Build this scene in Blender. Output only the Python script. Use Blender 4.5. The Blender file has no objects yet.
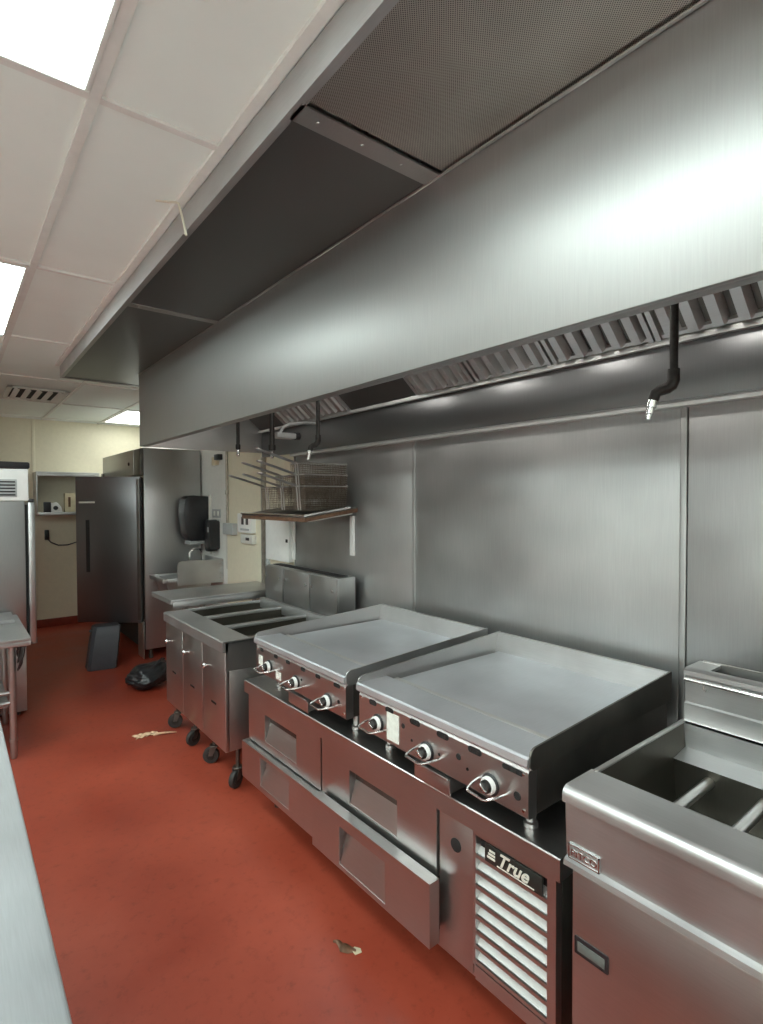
import bpy, bmesh, math, random
from mathutils import Vector, Matrix, noise
random.seed(7)
SC = bpy.context.scene
COL = SC.collection
R = math.radians
ORG = {}

# ------------------------------------------------------------------ materials
def nodes_of(name):
    m = bpy.data.materials.new(name); m.use_nodes = True
    nt = m.node_tree
    return m, nt, nt.nodes['Principled BSDF']

def tex_coord(nt, scale, kind='Object'):
    tc = nt.nodes.new('ShaderNodeTexCoord'); mp = nt.nodes.new('ShaderNodeMapping')
    mp.inputs['Scale'].default_value = scale
    nt.links.new(tc.outputs[kind], mp.inputs['Vector'])
    return mp.outputs['Vector']

def noise_tex(nt, vec, scale, detail=4.0, rough=0.55):
    n = nt.nodes.new('ShaderNodeTexNoise')
    n.inputs['Scale'].default_value = scale; n.inputs['Detail'].default_value = detail
    n.inputs['Roughness'].default_value = rough
    nt.links.new(vec, n.inputs['Vector'])
    return n.outputs['Fac']

def ramp(nt, fac, stops):
    r = nt.nodes.new('ShaderNodeValToRGB')
    e = r.color_ramp.elements
    e[0].position, e[0].color = stops[0][0], (*stops[0][1], 1)
    e[1].position, e[1].color = stops[1][0], (*stops[1][1], 1)
    for p, c in stops[2:]:
        k = e.new(p); k.color = (*c, 1)
    nt.links.new(fac, r.inputs['Fac'])
    return r.outputs['Color']

def g3(v): return (v, v, v)

def plain(name, col, rough=0.5, metal=0.0, var=0.08, bump=0.0, scale=20.0, spec=0.5):
    m, nt, b = nodes_of(name)
    vec = tex_coord(nt, (1, 1, 1))
    f = noise_tex(nt, vec, scale)
    c = ramp(nt, f, [(0.3, tuple(x * (1 - var) for x in col)), (0.7, tuple(min(1, x * (1 + var)) for x in col))])
    nt.links.new(c, b.inputs['Base Color'])
    b.inputs['Roughness'].default_value = rough; b.inputs['Metallic'].default_value = metal
    b.inputs['Specular IOR Level'].default_value = spec
    if bump:
        bp = nt.nodes.new('ShaderNodeBump'); bp.inputs['Strength'].default_value = bump
        bp.inputs['Distance'].default_value = 0.002
        nt.links.new(f, bp.inputs['Height']); nt.links.new(bp.outputs['Normal'], b.inputs['Normal'])
    return m

def steel(name, col, r0, r1, brush=(3, 3, 120), smear=1.2, var=0.10, bump=0.0, soft=0.35, r2=0.6):
    """brushed stainless: patchy polish, a clear lobe and a broad hazy lobe"""
    m, nt, b = nodes_of(name)
    out = nt.nodes['Material Output']
    big = noise_tex(nt, tex_coord(nt, (1, 1, 1)), smear, 2.0, 0.5)
    fine = noise_tex(nt, tex_coord(nt, brush), 5.0, 3.0, 0.5)
    c = ramp(nt, big, [(0.15, tuple(x * (1 - var) for x in col)), (0.85, tuple(min(1, x * (1 + var)) for x in col))])
    cf = ramp(nt, fine, [(0.3, g3(0.93)), (0.7, g3(1.0))])
    mc = nt.nodes.new('ShaderNodeMix'); mc.data_type = 'RGBA'; mc.blend_type = 'MULTIPLY'; mc.inputs[0].default_value = 1
    nt.links.new(c, mc.inputs[6]); nt.links.new(cf, mc.inputs[7])
    mr = nt.nodes.new('ShaderNodeMapRange')
    mr.inputs['From Min'].default_value = 0.15; mr.inputs['From Max'].default_value = 0.85
    mr.inputs['To Min'].default_value = r0; mr.inputs['To Max'].default_value = r1
    nt.links.new(big, mr.inputs['Value'])
    h = nt.nodes.new('ShaderNodeBsdfPrincipled')
    for q in (b, h):
        q.inputs['Metallic'].default_value = 1.0
        nt.links.new(mc.outputs[2], q.inputs['Base Color'])
    nt.links.new(mr.outputs['Result'], b.inputs['Roughness']); h.inputs['Roughness'].default_value = r2
    mx = nt.nodes.new('ShaderNodeMixShader'); mx.inputs[0].default_value = soft
    nt.links.new(b.outputs[0], mx.inputs[1]); nt.links.new(h.outputs[0], mx.inputs[2])
    nt.links.new(mx.outputs[0], out.inputs['Surface'])
    return m

def emit(name, col, s):
    m, nt, b = nodes_of(name)
    b.inputs['Base Color'].default_value = (*col, 1)
    b.inputs['Emission Color'].default_value = (*col, 1)
    b.inputs['Emission Strength'].default_value = s
    return m

M = {}
M['hood'] = steel('hood_steel', (0.42, 0.42, 0.412), 0.38, 0.46, brush=(60, 60, 2), smear=1.0, soft=0.25)
M['wallsteel'] = steel('wall_steel', (0.455, 0.455, 0.45), 0.30, 0.42, brush=(60, 60, 2), smear=2.2, var=0.22, soft=0.35)
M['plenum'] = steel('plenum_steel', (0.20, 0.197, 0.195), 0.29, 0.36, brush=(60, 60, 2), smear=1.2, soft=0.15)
M['steel'] = steel('stainless', (0.54, 0.525, 0.515), 0.29, 0.38, brush=(90, 3, 90), smear=3.0, soft=0.05)
M['steelv'] = steel('stainless_upright', (0.47, 0.47, 0.465), 0.29, 0.38, brush=(90, 90, 3), smear=2.0, soft=0.15)
M['worn'] = steel('worn_stainless', (0.56, 0.56, 0.56), 0.30, 0.46, brush=(90, 3, 90), smear=5.0, var=0.16)
M['plate'] = steel('griddle_plate', (0.66, 0.68, 0.71), 0.34, 0.46, brush=(3, 90, 90), smear=5.0, var=0.10, soft=0.6)
M['counter'] = steel('counter_steel', (0.62, 0.64, 0.66), 0.32, 0.45, brush=(90, 3, 90), smear=5.0, var=0.10, soft=0.6)
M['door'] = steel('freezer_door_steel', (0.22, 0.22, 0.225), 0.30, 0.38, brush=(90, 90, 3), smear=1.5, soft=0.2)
M['dark_steel'] = steel('grimy_steel', (0.17, 0.16, 0.145), 0.34, 0.5, brush=(60, 60, 3), smear=6.0, var=0.35)
M['tank'] = steel('fryer_tank_steel', (0.13, 0.12, 0.10), 0.30, 0.42, brush=(60, 60, 3), smear=6.0, var=0.25)
M['filter'] = steel('filter_steel', (0.66, 0.65, 0.64), 0.29, 0.36, smear=4.0, soft=0.4)
M['bright'] = steel('bright_trim_steel', (0.72, 0.72, 0.71), 0.29, 0.34, smear=3.0, soft=0.5)
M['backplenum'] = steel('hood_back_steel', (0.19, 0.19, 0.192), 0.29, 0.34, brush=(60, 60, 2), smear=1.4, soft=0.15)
M['chrome'] = plain('chrome', (0.75, 0.75, 0.74), 0.15, 1.0, 0.04)
M['black'] = plain('black_plastic', (0.018, 0.018, 0.02), 0.35, 0, 0.2)
M['matte_black'] = plain('matte_black', (0.012, 0.011, 0.011), 0.75, 0, 0.2)
M['rubber'] = plain('caster_rubber', (0.03, 0.028, 0.026), 0.6, 0, 0.2)
M['white'] = plain('white_plastic', (0.78, 0.78, 0.76), 0.4, 0, 0.03)
M['offwhite'] = plain('offwhite_plastic', (0.66, 0.65, 0.60), 0.45, 0, 0.05)
M['sticker'] = plain('paper_sticker', (0.74, 0.76, 0.70), 0.6, 0, 0.08, scale=60)
M['greyplastic'] = plain('grey_plastic', (0.05, 0.052, 0.062), 0.5, 0, 0.08)
M['yellow'] = plain('yellow_tag', (0.72, 0.66, 0.05), 0.5, 0, 0.05)
M['brown'] = plain('greasy_brown_edge', (0.16, 0.085, 0.05), 0.5, 0.4, 0.4, 0.3, 25)
M['wire'] = plain('fry_basket_wire', (0.13, 0.10, 0.075), 0.5, 0.5, 0.3, scale=40)
M['rod'] = plain('handle_rod', (0.46, 0.44, 0.43), 0.3, 1.0, 0.15)
M['iron'] = plain('black_iron_pipe', (0.035, 0.032, 0.03), 0.42, 0.6, 0.3, 0.15, 60)
M['conduit'] = plain('conduit', (0.35, 0.32, 0.27), 0.45, 0.6, 0.25, scale=12)
M['greybox'] = plain('grey_box', (0.40, 0.41, 0.41), 0.45, 0, 0.05)
M['card'] = plain('cardboard', (0.62, 0.55, 0.38), 0.7, 0, 0.1)
M['paper'] = plain('kraft_paper', (0.66, 0.44, 0.28), 0.8, 0, 0.25, 0.5, 45)
M['louver'] = plain('louver_slat', (0.50, 0.50, 0.48), 0.38, 0.25, 0.05)
M['wallwhite'] = plain('white_wall_panel', (0.76, 0.76, 0.72), 0.45, 0, 0.03, 0.04, 30)
M['wallcream'] = plain('cream_wall', (0.74, 0.69, 0.54), 0.5, 0, 0.03, 0.04, 30)
M['grid'] = plain('ceiling_grid_paint', (0.76, 0.76, 0.72), 0.45, 0, 0.04)
M['tile'] = plain('ceiling_tile', (0.85, 0.905, 0.86), 0.75, 0, 0.02, 0.03, 3)
M['base'] = plain('red_baseboard', (0.22, 0.035, 0.02), 0.45, 0, 0.15)
M['lightpanel'] = emit('light_diffuser', (0.86, 1.0, 0.97), 7.5)
M['lightpanel_dim'] = emit('dim_light_diffuser', (0.95, 1.0, 0.93), 4.6)  # weaker glow, set so the far wall is not too bright
M['badge'] = plain('badge_dark', (0.03, 0.032, 0.028), 0.3, 0.3, 0.1)
M['oil'] = plain('burnt_oil', (0.012, 0.010, 0.007), 0.22, 0, 0.3)
M['grey_green'] = plain('grey_green_recess', (0.12, 0.135, 0.125), 0.4, 0, 0.1)
M['lampglass'] = emit('hood_lamp_glass', (1.0, 0.98, 0.92), 30.0)
M['lettering'] = plain('badge_lettering', (0.80, 0.79, 0.70), 0.35, 0.2, 0.03)
M['tie'] = plain('beige_plastic_strip', (0.66, 0.62, 0.50), 0.5, 0, 0.05)

def floor_material():
    m, nt, b = nodes_of('red_epoxy_floor')
    v = tex_coord(nt, (1, 1, 1))
    a = noise_tex(nt, v, 1.3, 5, 0.6); s = noise_tex(nt, v, 26, 4, 0.7)
    c1 = ramp(nt, a, [(0.30, (0.25, 0.036, 0.019)), (0.72, (0.42, 0.080, 0.042))])
    c2 = ramp(nt, s, [(0.26, (0.42, 0.38, 0.36)), (0.46, (1, 1, 1))])
    mx = nt.nodes.new('ShaderNodeMix'); mx.data_type = 'RGBA'; mx.blend_type = 'MULTIPLY'
    mx.inputs[0].default_value = 0.5
    nt.links.new(c1, mx.inputs[6]); nt.links.new(c2, mx.inputs[7])
    nt.links.new(mx.outputs[2], b.inputs['Base Color'])
    mr = nt.nodes.new('ShaderNodeMapRange')
    mr.inputs['From Min'].default_value = 0.3; mr.inputs['From Max'].default_value = 0.7
    mr.inputs['To Min'].default_value = 0.30; mr.inputs['To Max'].default_value = 0.52
    nt.links.new(a, mr.inputs['Value']); nt.links.new(mr.outputs['Result'], b.inputs['Roughness'])
    bp = nt.nodes.new('ShaderNodeBump'); bp.inputs['Strength'].default_value = 0.12; bp.inputs['Distance'].default_value = 0.002
    nt.links.new(s, bp.inputs['Height']); nt.links.new(bp.outputs['Normal'], b.inputs['Normal'])
    return m
M['floor'] = floor_material()

def perforated():
    """steel sheet punched with a fine staggered pattern of round holes"""
    m, nt, b = nodes_of('perforated_steel')
    b.inputs['Metallic'].default_value = 1.0; b.inputs['Roughness'].default_value = 0.38
    v = tex_coord(nt, (1, 1, 1))
    vo = nt.nodes.new('ShaderNodeTexVoronoi'); vo.inputs['Scale'].default_value = 240
    vo.inputs['Randomness'].default_value = 0.0; vo.voronoi_dimensions = '2D'
    rot = nt.nodes.new('ShaderNodeMapping'); rot.inputs['Rotation'].default_value = (0, 0, R(45))
    nt.links.new(v, rot.inputs['Vector']); nt.links.new(rot.outputs['Vector'], vo.inputs['Vector'])
    big = noise_tex(nt, v, 2.0, 4, 0.6)
    sheet = ramp(nt, big, [(0.3, (0.50, 0.46, 0.42)), (0.7, (0.66, 0.62, 0.57))])
    msk = ramp(nt, vo.outputs['Distance'], [(0.26, g3(0.15)), (0.34, g3(1))])
    mx = nt.nodes.new('ShaderNodeMix'); mx.data_type = 'RGBA'; mx.blend_type = 'MULTIPLY'; mx.inputs[0].default_value = 1
    nt.links.new(sheet, mx.inputs[6]); nt.links.new(msk, mx.inputs[7])
    nt.links.new(mx.outputs[2], b.inputs['Base Color'])
    return m
M['perf'] = perforated()

# ------------------------------------------------------------------ mesh builder
class MB:
    def __init__(s): s.bm = bmesh.new()
    def _add(s, co, faces, bev=0.0, seg=2):
        vs = [s.bm.verts.new(c) for c in co]
        fs = [s.bm.faces.new([vs[i] for i in f]) for f in faces]
        if bev > 0:
            es = {e for f in fs for e in f.edges}
            bmesh.ops.bevel(s.bm, geom=list(es) + vs, offset=bev, segments=seg, affect='EDGES', profile=0.5, clamp_overlap=True)
        return s
    def box(s, x0, x1, y0, y1, z0, z1, bev=0.0, rot=None):
        if x0 > x1: x0, x1 = x1, x0
        if y0 > y1: y0, y1 = y1, y0
        if z0 > z1: z0, z1 = z1, z0
        co = [Vector(c) for c in ((x0,y0,z0),(x1,y0,z0),(x1,y1,z0),(x0,y1,z0),(x0,y0,z1),(x1,y0,z1),(x1,y1,z1),(x0,y1,z1))]
        if rot is not None:
            c = sum(co, Vector()) / 8; co = [rot @ (p - c) + c for p in co]
        return s._add(co, [(0,3,2,1),(4,5,6,7),(0,1,5,4),(1,2,6,5),(2,3,7,6),(3,0,4,7)], bev)
    def hexa(s, co, bev=0.0):
        return s._add([Vector(c) for c in co], [(0,3,2,1),(4,5,6,7),(0,1,5,4),(1,2,6,5),(2,3,7,6),(3,0,4,7)], bev)
    def prism(s, poly, axis, a, b, bev=0.0):
        """poly: 2-D outline in the other two axes (XZ for 'Y', YZ for 'X', XY for 'Z')"""
        def P(p, t):
            return {'Y': (p[0], t, p[1]), 'X': (t, p[0], p[1]), 'Z': (p[0], p[1], t)}[axis]
        n = len(poly)
        co = [Vector(P(p, a)) for p in poly] + [Vector(P(p, b)) for p in poly]
        fs = [tuple(range(n)), tuple(range(2 * n - 1, n - 1, -1))]
        fs += [(i, (i + 1) % n + 0, (i + 1) % n + n, i + n)[::-1] for i in range(n)]
        s._add(co, fs, bev)
        return s
    def tube(s, pts, r, seg=8, closed=False, caps=True):
        pts = [Vector(p) for p in pts]; n = len(pts)
        rings = []; up = None
        for i, p in enumerate(pts):
            if closed: d = pts[(i + 1) % n] - pts[i - 1]
            else: d = pts[min(i + 1, n - 1)] - pts[max(i - 1, 0)]
            d.normalize()
            if up is None:
                up = Vector((0, 0, 1)) if abs(d.z) < 0.9 else Vector((1, 0, 0))
            a = d.cross(up)
            if a.length < 1e-4: a = d.cross(Vector((0, 1, 0)))
            a.normalize(); bb = a.cross(d).normalized(); up = bb
            rr = r[i] if isinstance(r, (list, tuple)) else r
            rings.append([s.bm.verts.new(p + rr * (math.cos(2 * math.pi * k / seg) * a + math.sin(2 * math.pi * k / seg) * bb)) for k in range(seg)])
        m = n if closed else n - 1
        for i in range(m):
            A, B = rings[i], rings[(i + 1) % n]
            for k in range(seg):
                s.bm.faces.new((A[k], A[(k + 1) % seg], B[(k + 1) % seg], B[k]))
        if caps and not closed:
            s.bm.faces.new(rings[0][::-1]); s.bm.faces.new(rings[-1])
        return s
    def cyl(s, p0, p1, r0, r1=None, seg=20):
        return s.tube([p0, p1], [r0, r0 if r1 is None else r1], seg)
    def lathe(s, prof, origin, axis, seg=24):
        """prof: (radius, distance along axis)"""
        ax = Vector(axis).normalized(); o = Vector(origin)
        u = ax.orthogonal().normalized(); v = ax.cross(u)
        rings = []
        for rr, t in prof:
            rings.append([s.bm.verts.new(o + ax * t + max(rr, 1e-5) * (math.cos(2 * math.pi * k / seg) * u + math.sin(2 * math.pi * k / seg) * v)) for k in range(seg)])
        for A, B in zip(rings, rings[1:]):
            for k in range(seg):
                s.bm.faces.new((A[k], A[(k + 1) % seg], B[(k + 1) % seg], B[k]))
        s.bm.faces.new(rings[0][::-1]); s.bm.faces.new(rings[-1])
        return s
    def quad(s, *co):
        s._add([Vector(c) for c in co], [tuple(range(len(co)))]); return s
    def grid(s, P, nu, nv):
        vs = [[s.bm.verts.new(P(i / nu, j / nv)) for j in range(nv + 1)] for i in range(nu + 1)]
        for i in range(nu):
            for j in range(nv):
                s.bm.faces.new((vs[i][j], vs[i + 1][j], vs[i + 1][j + 1], vs[i][j + 1]))
        return s
    def build(s, name, mat, parent=None, smooth=True, org=None):
        o0 = Vector(ORG[parent]) if parent is not None else Vector(org or (0, 0, 0))
        for v in s.bm.verts: v.co -= o0
        bmesh.ops.recalc_face_normals(s.bm, faces=s.bm.faces)
        me = bpy.data.meshes.new(name); s.bm.to_mesh(me); s.bm.free()
        if smooth:
            me.polygons.foreach_set('use_smooth', [True] * len(me.polygons))
            me.set_sharp_from_angle(angle=R(32))
        me.materials.append(M[mat] if isinstance(mat, str) else mat)
        o = bpy.data.objects.new(name, me); COL.objects.link(o)
        if parent is not None: o.parent = parent
        else: o.location = o0
        ORG[o] = tuple(o0)
        return o

def tag(o, label, cat, group=None):
    o['label'] = label; o['category'] = cat
    if group: o['group'] = group
    return o
def thing(name, label, cat, loc, group=None):
    o = bpy.data.objects.new(name, None); COL.objects.link(o); o.location = loc
    o.empty_display_size = 0.05
    ORG[o] = tuple(loc)
    return tag(o, label, cat, group)
def struct(o, label=None):
    o['kind'] = 'structure'
    if label: o['label'] = label
    return o
def clone(root, loc, label, group=None):
    c = root.copy(); COL.objects.link(c); c.location = loc; c['label'] = label
    if group: c['group'] = group
    def kids(a, b):
        for ch in [x for x in list(bpy.data.objects) if x.parent == a]:
            d = ch.copy(); COL.objects.link(d); d.parent = b
            kids(ch, d)
    kids(root, c)
    return c
def text_mesh(name, body, size, mat, parent, origin, xdir, ydir, depth=0.001, shear=0.0, squeeze=1.0, bold=0.0):
    cu = bpy.data.curves.new(name, 'FONT'); cu.body = body; cu.offset = size * bold; cu.size = size; cu.extrude = depth; cu.shear = shear
    tmp = bpy.data.objects.new(name + '_curve', cu)
    COL.objects.link(tmp)
    bpy.context.view_layer.update()
    me = bpy.data.meshes.new_from_object(tmp)
    bpy.data.objects.remove(tmp)
    X = Vector(xdir).normalized() * squeeze; Yv = Vector(ydir).normalized(); Z = Vector(xdir).normalized().cross(Yv)
    o0 = Vector(ORG[parent]); o = Vector(origin) - o0
    for v in me.vertices: v.co = o + X * v.co.x + Yv * v.co.y + Z * v.co.z
    me.name = name; me.materials.clear(); me.materials.append(M[mat])
    ob = bpy.data.objects.new(name, me); COL.objects.link(ob); ob.parent = parent; ORG[ob] = ORG[parent]
    return ob
def arc(c, r, a0, a1, n=6):
    return [(c[0] + r * math.cos(R(a0 + (a1 - a0) * i / n)), c[1] + r * math.sin(R(a0 + (a1 - a0) * i / n))) for i in range(n + 1)]
def rrect(x0, x1, y0, y1, r, n=4):
    return arc((x1 - r, y1 - r), r, 0, 90, n) + arc((x0 + r, y1 - r), r, 90, 180, n) + arc((x0 + r, y0 + r), r, 180, 270, n) + arc((x1 - r, y0 + r), r, 270, 360, n)

# ------------------------------------------------------------------ camera
f_px = 545.3
yaw, pit, rol = R(38.47), R(1.32), R(-0.16)
d = Vector((math.sin(yaw) * math.cos(pit), math.cos(yaw) * math.cos(pit), -math.sin(pit)))
r_ = Vector((math.cos(yaw), -math.sin(yaw), 0)); u_ = r_.cross(d)
rr, uu = math.cos(rol) * r_ + math.sin(rol) * u_, -math.sin(rol) * r_ + math.cos(rol) * u_
cd = bpy.data.cameras.new('camera'); cam = bpy.data.objects.new('camera', cd); COL.objects.link(cam)
cd.sensor_fit = 'HORIZONTAL'; cd.sensor_width = 36.0; cd.lens = 36.0 * f_px / 763.0
cd.clip_start = 0.02; cd.clip_end = 60
cam.matrix_world = Matrix(((rr.x, uu.x, -d.x, 0), (rr.y, uu.y, -d.y, 0), (rr.z, uu.z, -d.z, 1.55), (0, 0, 0, 1)))
SC.camera = cam

# ------------------------------------------------------------------ room
XL, XR, YN, YF, ZC = -2.5, 2.05, -2.6, 7.75, 2.53
struct(MB().box(XL - .1, XR + .12, YN - .1, YF + .12, -.1, 0).build('floor', 'floor'))
struct(MB().box(XL - .1, XR + .12, YN - .1, YF + .12, ZC + .006, ZC + .1).build('ceiling', 'tile'))
struct(MB().box(XR, XR + .12, YN, YF, 0, ZC + .006).build('wall_right', 'wallwhite'))
struct(MB().box(XL, XR, YF, YF + .12, 0, ZC + .006).build('wall_far', 'wallcream'))
struct(MB().box(XL - .1, XL, YN, YF, 0, ZC + .006).build('wall_left', 'wallwhite'))
struct(MB().box(XL, XR, YN - .1, YN, 0, ZC + .006).build('wall_near', 'wallwhite'))
struct(MB().box(XL, XR - .6, YF - .012, YF, 0, .1, .003).build('baseboard_far', 'base'))
struct(MB().box(XL, XL + .012, YN, YF - .012, 0, .1, .003).build('baseboard_left', 'base'))
# vertical joint strips on the far wall, corner strips on the right wall
struct(MB().box(.795, .83, YF - .006, YF, .1, ZC, .002).build('trim_1', 'wallcream'))
struct(MB().box(XR - .006, XR, 4.90, 4.935, .9, ZC, .002).build('trim_2', 'offwhite'))
struct(MB().box(XR - .005, XR - .0005, 3.62, 4.90, 0, ZC).build('trim_3', 'wallcream'))
# ceiling grid: one mesh of inverted tees
gx = [.295 + .612 * k for k in range(-5, 3)]
gy = [1.490 + 1.222 * k for k in range(-4, 6)]
g = MB()
for x in gx: g.box(x - .013, x + .013, YN, YF, ZC - .004, ZC + .008)
for y in gy: g.box(XL, XR, y - .011, y + .011, ZC - .0035, ZC + .008)
g.hexa([(.570, YN, ZC - .005), (.598, YN, ZC - .005), (.65, 4.58, ZC - .005), (.622, 4.58, ZC - .005), (.570, YN, ZC + .007), (.598, YN, ZC + .007), (.65, 4.58, ZC + .007), (.622, 4.58, ZC + .007)])
g.box(XL, XR, YF - .02, YF, ZC - .004, ZC + .007); g.box(XL, XL + .02, YN, YF, ZC - .004, ZC + .007)
struct(g.build('trim_4', 'grid'), 'painted ceiling grid')

def ceiling_light(x0, x1, y0, y1, label, glow='lightpanel'):
    t = thing('ceiling_light', label, 'light', ((x0 + x1) / 2, (y0 + y1) / 2, ZC), 'ceiling light panels')
    b = MB()
    w = .012
    b.box(x0, x1, y0, y0 + w, ZC - .008, ZC + .004, .002); b.box(x0, x1, y1 - w, y1, ZC - .008, ZC + .004, .002)
    b.box(x0, x0 + w, y0 + w, y1 - w, ZC - .008, ZC + .004, .002); b.box(x1 - w, x1, y0 + w, y1 - w, ZC - .008, ZC + .004, .002)
    b.build('frame', 'grid', t)
    MB().box(x0 + w, x1 - w, y0 + w, y1 - w, ZC - .005, ZC + .003).build('diffuser', glow, t)
    return t
def cell(i, j): return .295 + .612 * i + .014, .295 + .612 * (i + 1) - .014, 1.490 + 1.222 * j + .012, 1.490 + 1.222 * (j + 1) - .012
ceiling_light(*cell(-1, -1), 'nearest ceiling light panel, above the foreground counter')
ceiling_light(*cell(-1, 1), 'second ceiling light panel, cut by the left edge of the photo')
x0, x1, y0, y1 = cell(2, 4)
ceiling_light(x0, 2.03, y0, y1 - .1, 'farthest ceiling light panel, above the upright freezer beside the far wall', 'lightpanel_dim')
ceiling_light(*cell(-3, -1), 'added ceiling light panel out of frame, left of the nearest one')  # from here on, unseen panels added to brighten the room
ceiling_light(*cell(-3, 1), 'added ceiling light panel out of frame, left of the second one')
ceiling_light(*cell(-1, -3), 'added ceiling light panel out of frame, behind the viewer')
ceiling_light(*cell(-3, -3), 'added ceiling light panel out of frame, behind and left of the viewer')
ceiling_light(*cell(-4, -2), 'added ceiling light panel out of frame, along the left wall behind the viewer')
ceiling_light(*cell(-4, 0), 'added ceiling light panel out of frame, along the left wall beside the viewer')
ceiling_light(*cell(-2, -3), 'added ceiling light panel out of frame, near the wall behind the viewer')

# ceiling air vent
t = thing('air_vent', 'square slatted air vent in the ceiling near the far wall', 'vent', (.645, 5.94, ZC))
b = MB(); x0, x1, y0, y1 = .41, .88, 5.62, 6.26
for q in ((x0, x1, y0, y0 + .04), (x0, x1, y1 - .04, y1), (x0, x0 + .04, y0, y1), (x1 - .04, x1, y0, y1)):
    b.box(*q, ZC - .012, ZC - .001, .002)
b.build('frame', 'grid', t)
MB().box(x0 + .03, x1 - .03, y0 + .03, y1 - .03, ZC - .002, ZC + .001).build('duct_opening', 'matte_black', t)
b = MB()
for k in range(5):
    x = x0 + .055 + k * .083
    b.box(x, x + .040, y0 + .04, y1 - .04, ZC - .016, ZC - .013, rot=Matrix.Rotation(R(20), 3, 'Y'))
for k in range(1, 3): b.box(x0 + k * .167 - .004, x0 + k * .167 + .004, y0 + .04, y1 - .04, ZC - .016, ZC - .004)
b.build('louvers', 'white', t)

# strip dangling from the ceiling beside the hood
b = MB()
b.tube([(.545, 1.862, ZC - .006), (.575, 1.842, ZC - .008), (.600, 1.828, ZC - .008), (.605, 1.822, ZC - .012), (.603, 1.77, 2.435), (.602, 1.745, 2.385)], [.003, .0035, .0035, .004, .004, .0045], 6)
tag(b.build('plastic_strip', 'tie', org=(.6, 1.85, ZC)), 'beige plastic strip dangling from the ceiling beside the hood', 'strip')

# ------------------------------------------------------------------ stainless wall cladding behind the cooking line
pan = [(-2.55, -.60, 'a'), (-.585, .832, 'b'), (.858, 2.262, 'c'), (2.282, 3.60, 'd')]
for y0, y1, k in pan:
    struct(MB().box(XR - .012, XR - .001, y0, y1, 0, 1.872, .002).build('trim_5', 'wallsteel'), 'stainless wall panel')
for y in (-.593, .845, 2.272):
    struct(MB().box(XR - .018, XR - .002, y - .011, y + .011, 0, 1.872, .003).build('trim_6', 'hood'), 'stainless seam strip')
struct(MB().box(XR - .02, XR - .001, 3.598, 3.612, 0, 1.872, .003).build('trim_7', 'hood'), 'stainless edge strip')

# ------------------------------------------------------------------ exhaust hood
HX, HB, HE = 1.08, 1.933, 4.14
t = thing('exhaust_hood', 'long stainless exhaust hood over the cooking line', 'hood', (1.57, 1.6, HB))
b = MB()
b.box(HX, HX + .018, YN + .02, HE, HB, 2.52, .003)
b.build('front_panel', 'hood', t)
b = MB(); b.box(HX + .018, HX + .05, YN + .02, HE - .02, HB, HB + .012, .003); b.box(HX + .04, HX + .05, YN + .02, HE - .02, HB + .012, HB + .05)
b.build('drip_gutter', 'hood', t)
MB().box(HX + .018, XR - .002, HE - .016, HE, HB, 2.52, .002).build('end_panel', 'bright', t)
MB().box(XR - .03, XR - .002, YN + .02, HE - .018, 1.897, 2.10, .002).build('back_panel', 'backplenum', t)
b = MB(); b.prism([(XR - .055, 1.872), (XR - .002, 1.872), (XR - .002, 1.897), (XR - .03, 1.897), (XR - .055, 1.884)], 'Y', YN + .02, 3.61)
b.build('bottom_lip', 'bright', t)
b = MB()
b.box(2.0, 2.019, YN + .02, HE - .018, 2.094, 2.108, .002); b.box(1.995, 2.0, YN + .02, HE - .018, 2.094, 2.112)
b.build('grease_trough', 'bright', t)
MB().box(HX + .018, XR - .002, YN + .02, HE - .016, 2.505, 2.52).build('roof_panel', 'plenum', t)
MB().prism([(1.64, 2.43), (1.655, 2.43), (1.655, 2.505), (1.64, 2.505)], 'Y', YN + .02, HE - .018).build('filter_rail', 'hood', t)
# sloped blank plates where no filter sits
def slope(x, z, y0, y1, x2, z2, th=.012):
    n = Vector((-(z2 - z), 0, x2 - x)).normalized() * -th
    return [(x, y0, z), (x2, y0, z2), (x2, y1, z2), (x, y1, z), (x + n.x, y0, z + n.z), (x2 + n.x, y0, z2 + n.z), (x2 + n.x, y1, z2 + n.z), (x + n.x, y1, z + n.z)]
for y0, y1 in ((2.205, 2.832), (3.672, HE - .02)):
    MB().hexa(slope(2.01, 2.114, y0, y1, 1.66, 2.415)).build('blank_plate', 'plenum', t)

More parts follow.
